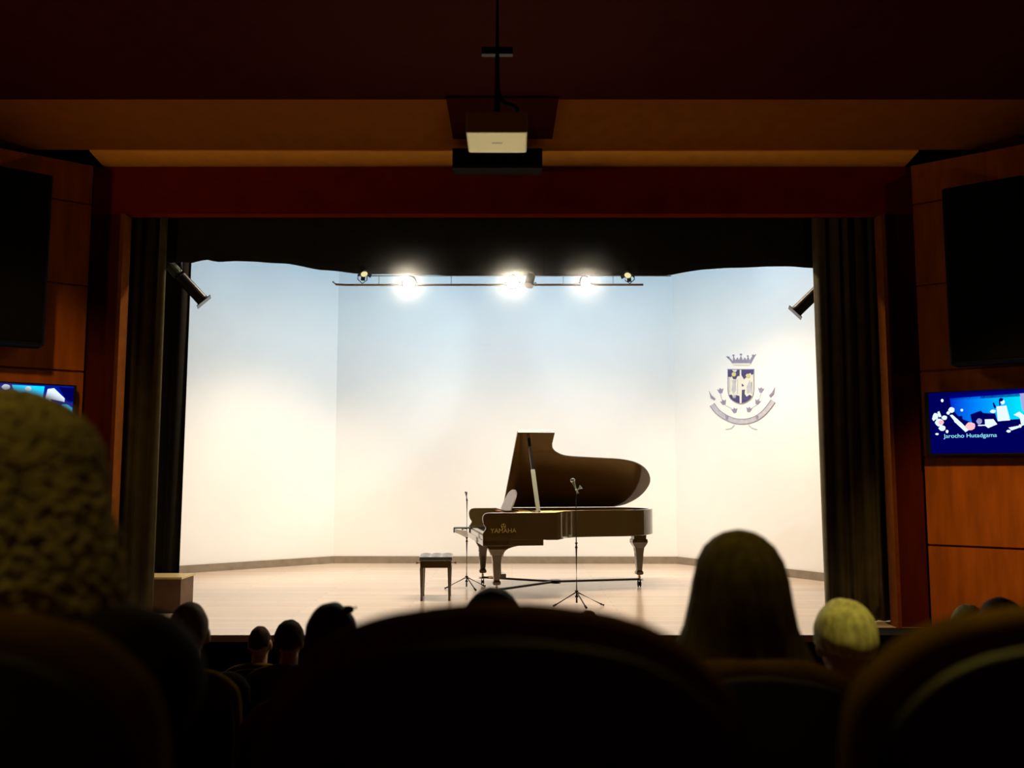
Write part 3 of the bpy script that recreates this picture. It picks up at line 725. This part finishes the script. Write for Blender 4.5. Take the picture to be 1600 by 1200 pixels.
# visible photo columns 1445..1600 map to u 0..155, rows 612..720 map to v 0..108
def RR(pts): return [R(*p) for p in pts]
pic(t, 'picture_base', [RR([(0, 2), (188, 2), (188, 108), (0, 108)])], E_navy, 1)
pic(t, 'picture_upper_dark', [RR([(30, 8), (188, 2), (188, 14), (33, 16)])], emit('screen_mid', (.0, .0, .22), 1), 2)
E_grad = emit('screen_gradient', (0, .2, 1), 1.15); gn = E_grad.node_tree
g1 = gn.nodes.new('ShaderNodeTexCoord'); g2 = gn.nodes.new('ShaderNodeSeparateXYZ'); g3 = gn.nodes.new('ShaderNodeMapRange'); g4 = gn.nodes.new('ShaderNodeValToRGB')
gn.links.new(g1.outputs['Object'], g2.inputs[0]); gn.links.new(g2.outputs['X'], g3.inputs['Value'])
g3.inputs['From Min'].default_value = -.37; g3.inputs['From Max'].default_value = .25
gn.links.new(g3.outputs[0], g4.inputs[0]); gn.links.new(g4.outputs[0], gn.nodes['Emission'].inputs[0])
g4.color_ramp.elements[0].color = (0, .01, .55, 1); g4.color_ramp.elements[1].color = (0, .75, 1, 1)
gm_ = g4.color_ramp.elements.new(.5); gm_.color = (0, .28, 1, 1)
pic(t, 'picture_backdrop_blue', [RR([(31, 13), (188, 8), (188, 50), (60, 55), (45, 48), (33, 30)])], E_grad, 2)
pic(t, 'picture_console', [RR([(60, 42), (75, 36), (78, 40), (95, 42), (98, 58), (62, 58)]), RR([(28, 45), (48, 44), (50, 62), (30, 60)]), RR([(142, 44), (188, 30), (188, 80), (140, 66)])], E_navy, 4)
def blob(x, y, rx, ry, n=10): return RR([(x + rx * math.cos(2 * PI * k / n) * (1 + .15 * math.sin(3 * k)), y + ry * math.sin(2 * PI * k / n)) for k in range(n)])
pic(t, 'picture_musicians', [blob(33, 33, 4.5, 5), blob(28, 38, 2.5, 3), blob(9, 43, 4, 6), blob(14, 54, 6, 7), blob(18, 64, 5, 5), blob(22, 46, 4, 4), blob(92, 38, 4, 3), blob(10, 74, 2.5, 2),
    RR([(30, 42), (34, 41), (47, 56), (56, 68), (52, 72), (40, 58)]), RR([(97, 30), (111, 29), (115, 54), (98, 55)]), blob(106, 23, 3, 4), RR([(80, 51), (92, 51), (97, 60), (84, 66), (80, 62), (70, 62), (70, 60), (80, 60)]),
    RR([(120, 45), (128, 40), (134, 46), (135, 62), (130, 64), (128, 50)]), RR([(112, 66), (128, 63), (126, 67), (116, 71)]), blob(112, 72, 3, 2.4), blob(128, 64, 2, 3), blob(48, 34, 2, 2.4), blob(25, 70, 2, 3), blob(39, 52, 3, 4), blob(53, 67, 4, 3), blob(6, 47, 2, 4), RR([(12, 36), (15, 34), (18, 44), (14, 45)]), blob(20, 16, 2, 3)], E_white, 5)
pic(t, 'picture_hair', [blob(104, 19, 3, 3), RR([(101, 20), (103, 20), (103, 29), (101, 29)]), RR([(92, 24), (94, 23), (97, 32), (94, 33)]), RR([(145, 22), (152, 21), (154, 25), (148, 24)])], E_navy, 6)
pic(t, 'picture_glare', [RR([(130, 10), (156, 8), (152, 44), (140, 46), (132, 38)]), blob(149, 27, 5, 6), blob(72, 54, 4, 5)], E_lilac, 4)
pic(t, 'picture_drum', [blob(59, 62, 7, 7), blob(17, 54, 4, 4)], E_pink, 6)
pic_done(t)
lm = text_mesh('Jarocho Hutadgama', .052, .0005); o = obj('caption', lm, E_ice, t); o.rotation_euler = (PI/2, 0, 0)
cxy = R(58, 83); o.location = (cxy[0], -.105, cxy[1] - .0); o.scale = (1.05, 1, 1)
t, W, H = screen(SPL, 117, 1.65, 2.24, 'lit blue screen on the left wall partly hidden behind the grey head', True)
t.location = t.location  # set below
s0 = wall_s(SPL, 117, .1); p = onwall(SPL, s0 + 1.16 / 2, (1.65 + 2.24) / 2); t.location = p
def RR(pts): return [(W / 2 - .02 - (118 - x) * .0066, H / 2 - .01 - (y - 595) * .0056) for x, y in pts]
def blob(x, y, rx, ry, n=10): return RR([(x + rx * math.cos(2 * PI * k / n) * (1 + .15 * math.sin(3 * k)), y + ry * math.sin(2 * PI * k / n)) for k in range(n)])
pic(t, 'picture_base', [RR([(-50, 596), (117, 596), (117, 698), (-50, 698)])], emit('screen_deep', (.0, .01, .32), 1), 1)
pic(t, 'picture_glow', [blob(0, 606, 12, 8), RR([(40, 598), (80, 598), (78, 622), (60, 624), (44, 612)]), blob(107, 640, 10, 15), RR([(-50, 612), (80, 620), (60, 690), (-50, 690)])], E_cyan, 2)
pic(t, 'picture_stage_lights', [blob(18, 602, 6, 4.5), blob(33, 602, 5, 4.5), blob(60, 603, 4, 4), blob(106, 639, 5, 10), RR([(44, 612), (66, 616), (66, 622), (48, 616)]), RR([(80, 628), (84, 602), (92, 600), (106, 616), (106, 622), (88, 618), (96, 636), (88, 634)])], E_white, 3)
pic(t, 'picture_border', [RR([(98, 598), (117, 598), (117, 620), (110, 622)])], E_navy, 4)

pic_done(t)

# ---------------------------------------------------------------- auditorium seats
def seat_meshes():
    def rb(poly, y0, y1, lean=.10):
        bm = new(); prism(bm, poly, lambda a, z: (a, y0 - 0, z), lambda a, z: (a, y1, z)); return bm
    hw = .262
    top = smooth_line([(-hw, .80), (-hw + .012, .93), (-hw + .05, .985), (-.15, 1.020), (-.07, 1.036), (0, 1.04), (.07, 1.036), (.15, 1.020), (hw - .05, .985), (hw - .012, .93), (hw, .80)], 4)
    back = [(-hw, .30)] + top + [(hw, .30)]
    out = {}
    out['backrest'] = rb([(x * .985, z - .004) for x, z in back], -.0, .075)      # the leather cushion with its rolled top
    inner = [(x * .93, .30 + (z - .30) * .955) for x, z in back]
    out['back_shell'] = rb(inner, -.022, .004)
    bm = new(); box(bm, -.23, .23, .07, .50, .36, .46); out['seat'] = bm
    bm = new(); box(bm, -.285, -.24, .04, .48, .56, .60); out['armrest_a'] = bm
    bm = new(); box(bm, .24, .285, .04, .48, .56, .60); out['armrest_b'] = bm
    bm = new(); box(bm, -.28, -.25, .10, .42, .0, .56); out['leg_a'] = bm
    bm = new(); box(bm, .25, .28, .10, .42, .0, .56); out['leg_b'] = bm
    return out
SM = None
def make_seat(x, y, z, label):
    global SM
    t = thing('theatre_seat', label, 'seat', (x, y, z), 0, 'theatre seats in the rows ahead')
    if SM is None:
        SM = {}
        for k, bm in seat_meshes().items():
            m = M_seat if k in ('backrest', 'seat') else M_seat_back
            o = obj(k.split('_a')[0].split('_b')[0] if k[-2:] in ('_a', '_b') else k, bm, m, t, smooth=False, bevel=.024 if k == 'backrest' else (.02 if k == 'seat' else .006))
            if k == 'backrest': o.modifiers['bevel'].segments = 5
            for p in o.data.polygons: p.use_smooth = True
            if k in ('armrest_a', 'armrest_b'): o.name = 'armrest'
            if k in ('leg_a', 'leg_b'): o.name = 'leg'
            if k == 'back_shell': o.name = 'back_shell'
            SM[k] = o
    else:
        for k, s in SM.items():
            o = s.copy(); C.objects.link(o); o.parent = t
    return t
for sx, z, lab in ((-.615, .244, 'dark leather theatre seat at the lower left, under the big curly head'), (-.012, .247, 'dark leather theatre seat with a rounded top at the bottom centre'), (.60, .246, 'dark leather theatre seat at the lower right with a shiny top edge')):
    make_seat(sx, .93, z, lab)

# ---------------------------------------------------------------- people
def body_mesh():
    """seated adult facing +Y; origin on the floor under the hips, head top at 1.27"""
    bm = new(); bl = lambda c, r, rot=None: ball(bm, c, r, 3, rot)
    bl((0, .0, .56), (.17, .13, .13)); bl((0, -.01, .70), (.155, .115, .17)); bl((0, -.02, .84), (.175, .115, .16))
    bl((0, -.03, .935), (.195, .085, .06))
    for s in (-1, 1):
        bl((s * .155, -.03, .915), (.075, .07, .07))
        tube(bm, [(s * .19, -.03, .91), (s * .225, .0, .78), (s * .235, .04, .655)], [.052, .047, .04], 14); bl((s * .235, .04, .655), .041)
        tube(bm, [(s * .235, .04, .655), (s * .17, .17, .60), (s * .12, .27, .585)], [.04, .034, .025], 14)
        # hand: palm, four fingers, thumb
        bl((s * .105, .31, .578), (.036, .045, .017))
        for k in range(4):
            x = s * (.130 - .019 * k); L = (.058, .072, .076, .066)[3 - k]
            tube(bm, [(x, .335, .578), (x, .335 + L * .55, .574), (x - s * .002, .335 + L, .560)], [.0095, .009, .0075], 8)
        tube(bm, [(s * .08, .30, .578), (s * .058, .325, .575), (s * .05, .352, .568)], [.011, .010, .008], 8)
        tube(bm, [(s * .09, .02, .52), (s * .11, .26, .515), (s * .12, .47, .50)], [.088, .075, .058], 16); bl((s * .12, .47, .495), .06)
        tube(bm, [(s * .12, .475, .49), (s * .12, .47, .30), (s * .12, .45, .09)], [.055, .052, .036], 14)
        bl((s * .12, .50, .045), (.042, .12, .042)); bl((s * .12, .45, .08), .045)
    tube(bm, [(0, -.025, .93), (0, -.015, 1.0), (0, .005, 1.07)], [.07, .056, .055], 16)
    # head
    bl((0, .0, 1.165), (.076, .095, .103)); bl((0, .03, 1.105), (.058, .066, .062)); bl((0, .075, 1.07), (.025, .022, .020))
    tube(bm, [(0, .095, 1.16), (0, .112, 1.12)], [.010, .017], 8)
    bl((0, .092, 1.092), (.024, .012, .008))
    for s in (-1, 1):
        bl((s * .03, .083, 1.150), (.014, .010, .010)); bl((s * .079, .0, 1.135), (.010, .020, .032))
    return remeshed(bm, .009, 3, 'person_body')
def shirt_mesh():
    bm = new(); bl = lambda c, r: ball(bm, c, r, 3)
    bl((0, .0, .56), (.185, .145, .14)); bl((0, -.01, .70), (.17, .13, .18)); bl((0, -.02, .84), (.19, .13, .165)); bl((0, -.03, .935), (.21, .1, .062))
    for s in (-1, 1):
        bl((s * .155, -.03, .915), (.09, .085, .08))
        tube(bm, [(s * .19, -.03, .91), (s * .225, .0, .78), (s * .235, .04, .655)], [.066, .06, .052], 14); bl((s * .235, .04, .655), .052)
        tube(bm, [(s * .235, .04, .655), (s * .17, .17, .60), (s * .13, .25, .588)], [.052, .045, .037], 14)
    tube(bm, [(0, -.028, .93), (0, -.02, .985)], [.085, .068], 16)
    return remeshed(bm, .011, 3, 'person_shirt')
def trouser_mesh():
    bm = new(); ball(bm, (0, .0, .53), (.178, .14, .11), 3)
    for s in (-1, 1):
        tube(bm, [(s * .09, .02, .52), (s * .11, .26, .515), (s * .12, .47, .50)], [.098, .085, .068], 16); ball(bm, (s * .12, .47, .495), .07, 3)
        tube(bm, [(s * .12, .475, .49), (s * .12, .47, .30), (s * .12, .45, .10)], [.065, .062, .055], 14)
    return remeshed(bm, .011, 2, 'person_trousers')
BODY, SHIRT, TROU = body_mesh(), shirt_mesh(), trouser_mesh()
BODY.materials.append(M_skin)
_ico = bmesh.new(); bmesh.ops.create_icosphere(_ico, subdivisions=1, radius=1)
ICO_V = [v.co.copy() for v in _ico.verts]; ICO_F = [[v.index for v in f.verts] for f in _ico.faces]; _ico.free()
def dot(bm, c, r):
    vs = [bm.verts.new(c + v * r) for v in ICO_V]
    for f in ICO_F: bm.faces.new([vs[i] for i in f])
def hair_curly(seed, r, length=0., n=900, size=.016, flare=0.):
    """a cap of small locks over the skull"""
    rnd = random.Random(seed); bm = new()
    ball(bm, (0, -.008, 1.175), (r[0] * .93, r[1] * .93, r[2] * .95), 3)
    for k in range(n):
        z = rnd.uniform(-.45 - length, 1); a = rnd.uniform(0, 2 * PI); zz = max(-1, min(1, z)); q_ = math.sqrt(max(0, 1 - zz * zz))
        d = Vector((q_ * math.cos(a), q_ * math.sin(a), zz))
        if d.y > .45 and d.z < .45: continue
        c = Vector((0, -.008, 1.175)) + Vector((d.x * r[0], d.y * r[1], d.z * r[2]))
        dot(bm, c, size * rnd.uniform(.7, 1.3))
    return bm
def hair_smooth(r, cut=-.35, seed=0, wav=.002):
    bm = new(); ball(bm, (0, -.008, 1.172), r, 4)
    dele = []
    for v in bm.verts:
        d = Vector(((v.co.x) / r[0], (v.co.y + .008) / r[1], (v.co.z - 1.172) / r[2]))
        n_ = noise.noise(v.co * 28 + Vector((seed, 0, 0)))
        v.co += d * (wav * n_ * 2)
        if (d.y > .5 and d.z < .42) or d.z < cut - .25 * max(0, -d.y): dele.append(v)
    bmesh.ops.delete(bm, geom=dele, context='VERTS'); return bm
def hair_long(prof, seed=0):
    """long hair falling from the crown over neck and shoulders: profile of (z, half width, half depth)"""
    bm = new(); n = 48; rings = []
    for z, hx, hy in prof:
        r = []
        for k in range(n):
            a = 2 * PI * k / n; w_ = 1 + .02 * math.sin(11 * a + z * 30) + .012 * math.sin(23 * a)
            y = -.012 + hy * math.sin(a) * w_
            r.append(bm.verts.new((hx * math.cos(a) * w_, y if y < .055 or z > 1.2 else .055, z)))
        rings.append(r)
    for r0, r1 in zip(rings, rings[1:]):
        for k in range(n): bm.faces.new((r0[k], r0[(k + 1) % n], r1[(k + 1) % n], r1[k]))
    c = bm.verts.new((0, -.012, prof[0][0] + .003))
    for k in range(n): bm.faces.new((rings[0][k], c, rings[0][(k + 1) % n]))
    bm.faces.new(rings[-1]); return bm
HM = {}
def hair_mat(name, col, rough=.75, sheen=0.): return mat(name, col, rough, spec=.06, var=.35, scale=60, stretch=(1, 1, .3), sheen=sheen)
def person(px, py, D, label, hair_bm, hm, shirt_col, top=1.275, turn=0., seat=True, seat_label=None, smooth=True):
    p = P(px, py, D); s = 1.0
    t = thing('person', label, 'person', (p.x, D + .0, p.z - top), turn)
    o = obj('skin_body', BODY, M_skin, t, smooth=True)
    sm = SHIRT.copy(); sm.materials.clear(); sm.materials.append(mat('shirt_%d_%d_%d' % tuple(int(c * 1000) for c in shirt_col), shirt_col, .95, var=.15, spec=.02)); obj('shirt', sm, None or [], t, smooth=True)
    tm = TROU if TROU.materials else TROU
    if not TROU.materials: TROU.materials.append(mat('trousers_dark', (.012, .012, .014), .85))
    obj('trousers', TROU, [], t, smooth=True)
    h = obj('hair', hair_bm, hm, t, smooth=smooth)
    if seat:
        make_seat(p.x, D - .135 - .0, p.z - top, seat_label)
    return t
HG = hair_mat('hair_grey_olive', (.30, .26, .09)); HB = hair_mat('hair_dark', (.045, .033, .015)); HW = hair_mat('hair_pale', (.65, .60, .28)); HM_ = hair_mat('hair_brown', (.05, .03, .015))
bm = hair_curly(3, (.118, .122, .108), .25, 4500, .0075)
rnd = random.Random(5)
for k in range(4500):
    z = rnd.uniform(1.0, 1.19); a = rnd.uniform(-PI * 1.12, PI * .12); r = .112 + .042 * math.sin((1.19 - z) / .19 * PI * .5)
    dot(bm, Vector((r * math.cos(a) * rnd.uniform(.94, 1.04), -.015 + r * .95 * math.sin(a) * rnd.uniform(.94, 1.04), z)), .008 * rnd.uniform(.7, 1.3))
tube(bm, [(0, -.015, 1.19), (0, -.015, 1.10), (0, -.02, 1.0)], [.106, .138, .148], 24)
tp = person(14, 612, 1.12, 'person with big curly grey hair in dark clothes at the lower left', bm, HG, (.02, .014, .01), top=1.285, turn=-.15, seat=False)
bm = new(); ball(bm, (0, -.02, .93), (.22, .13, .09), 3); ball(bm, (0, -.03, 1.0), (.13, .10, .09), 3)
for sd_ in (-1, 1):
    ball(bm, (sd_ * .17, -.02, .94), (.105, .11, .09), 3); tube(bm, [(sd_ * .10, -.03, 1.0), (sd_ * .2, -.02, .96)], [.085, .075], 14)
cm_ = remeshed(bm, .012, 4, 'coat'); obj('coat_shoulders', cm_, mat('coat_dark', (.022, .015, .008), .95, var=.2, spec=.02), tp, smooth=True)
prof = [(1.283, .018, .02), (1.279, .034, .036), (1.268, .054, .056), (1.25, .073, .078), (1.22, .089, .098), (1.18, .099, .108), (1.13, .108, .110), (1.08, .120, .108), (1.03, .142, .10), (.98, .166, .11), (.93, .185, .12), (.88, .19, .125), (.85, .17, .10)]
person(1152, 826, 1.95, 'person with long straight dark hair seated right of the centre seat', hair_long(prof), hair_mat('hair_long_dark', (.10, .08, .024), .8), (.02, .016, .01), top=1.286, seat_label='theatre seat holding the person with long straight dark hair')
def dome(cx_, cy_, D, label, hm, seed, shirt=(.02, .015, .012), r=(.088, .102, .108), bm=None, sl=None, turn=0.):
    p_ = person(cx_, cy_, D, label, bm or hair_smooth(r, seed=seed), hm, shirt, top=1.28, seat_label=sl, turn=turn)
    if cx_ in (770, 519): p_.scale = (.93, 1, 1)
    return p_
dome(770, 915, 2.75, 'dark haired person whose head covers the near front leg of the piano', HB, 1, r=(.098, .108, .102), sl='theatre seat holding the person in front of the piano leg')
bm = hair_smooth((.088, .10, .108), seed=2); ball(bm, (.062, -.03, 1.262), (.018, .016, .012), 2); tube(bm, [(.05, -.03, 1.262), (.088, -.03, 1.268)], [.012, .004], 8)
dome(519, 941, 2.85, 'dark haired person with a small hair clip left of the centre seat', HB, 2, bm=bm, sl='theatre seat holding the person with the hair clip')
dome(1318, 935, 2.78, 'pale haired person lit from above at the foot of the right curtain', HW, 3, r=(.092, .104, .108), sl='theatre seat holding the pale haired person')
dome(296, 939, 3.75, 'grey haired person half hidden behind the shoulder at the left', hair_mat('hair_grey', (.16, .14, .10)), 4, turn=.3, r=(.078, .10, .105), sl='theatre seat holding the grey haired person at the left')
dome(453, 968, 5.55, 'distant dark head next to the hair clip person, low against the stage', HM_, 5, sl='far theatre seat holding the larger of two distant heads')
dome(407, 976, 6.45, 'smallest distant dark head, low against the left part of the stage', HM_, 6, r=(.075, .09, .10), sl='far theatre seat holding the smallest distant head')
dome(919, 951, 5.55, 'distant head just showing over the centre seat below the microphone stand', HM_, 7, r=(.075, .09, .10), sl='far theatre seat below the microphone stand')
dome(1562, 933, 3.75, 'dark haired person over the shiny seat edge at the far right', HB, 8, sl='theatre seat holding the dark haired person at the far right')
dome(1512, 944, 4.65, 'olive haired person left of the dark head at the far right', HG, 9, sl='theatre seat holding the olive haired person at the far right')

# ---------------------------------------------------------------- thin scattering volume added to imitate lens glare around the stage lamps
hm = bpy.data.materials.new('glare_scatter'); hm.use_nodes = True; nt = hm.node_tree; nt.nodes.clear()
vs_ = nt.nodes.new('ShaderNodeVolumeScatter');  vs_.inputs['Anisotropy'].default_value = .5
vs_.inputs['Color'].default_value = (1, 1, 1, 1)
ho = nt.nodes.new('ShaderNodeOutputMaterial'); nt.links.new(vs_.outputs[0], ho.inputs['Volume'])
tc_ = nt.nodes.new('ShaderNodeTexCoord'); sx_ = nt.nodes.new('ShaderNodeSeparateXYZ'); mr_ = nt.nodes.new('ShaderNodeMapRange')
nt.links.new(tc_.outputs['Object'], sx_.inputs[0]); nt.links.new(sx_.outputs['Z'], mr_.inputs['Value'])
mr_.interpolation_type = 'SMOOTHSTEP'
mr_.inputs['From Min'].default_value = 2.75; mr_.inputs['From Max'].default_value = 3.2
mr_.inputs['To Min'].default_value = 0; mr_.inputs['To Max'].default_value = .16
nt.links.new(mr_.outputs[0], vs_.inputs['Density'])
bm = new(); box(bm, -2.6, 2.4, 8.30, 8.86, 2.7, 3.85)
tag(obj('glare', bm, hm), 'added volume imitating lens glare around the lamps under the valance', 'glare', None, 'stuff')
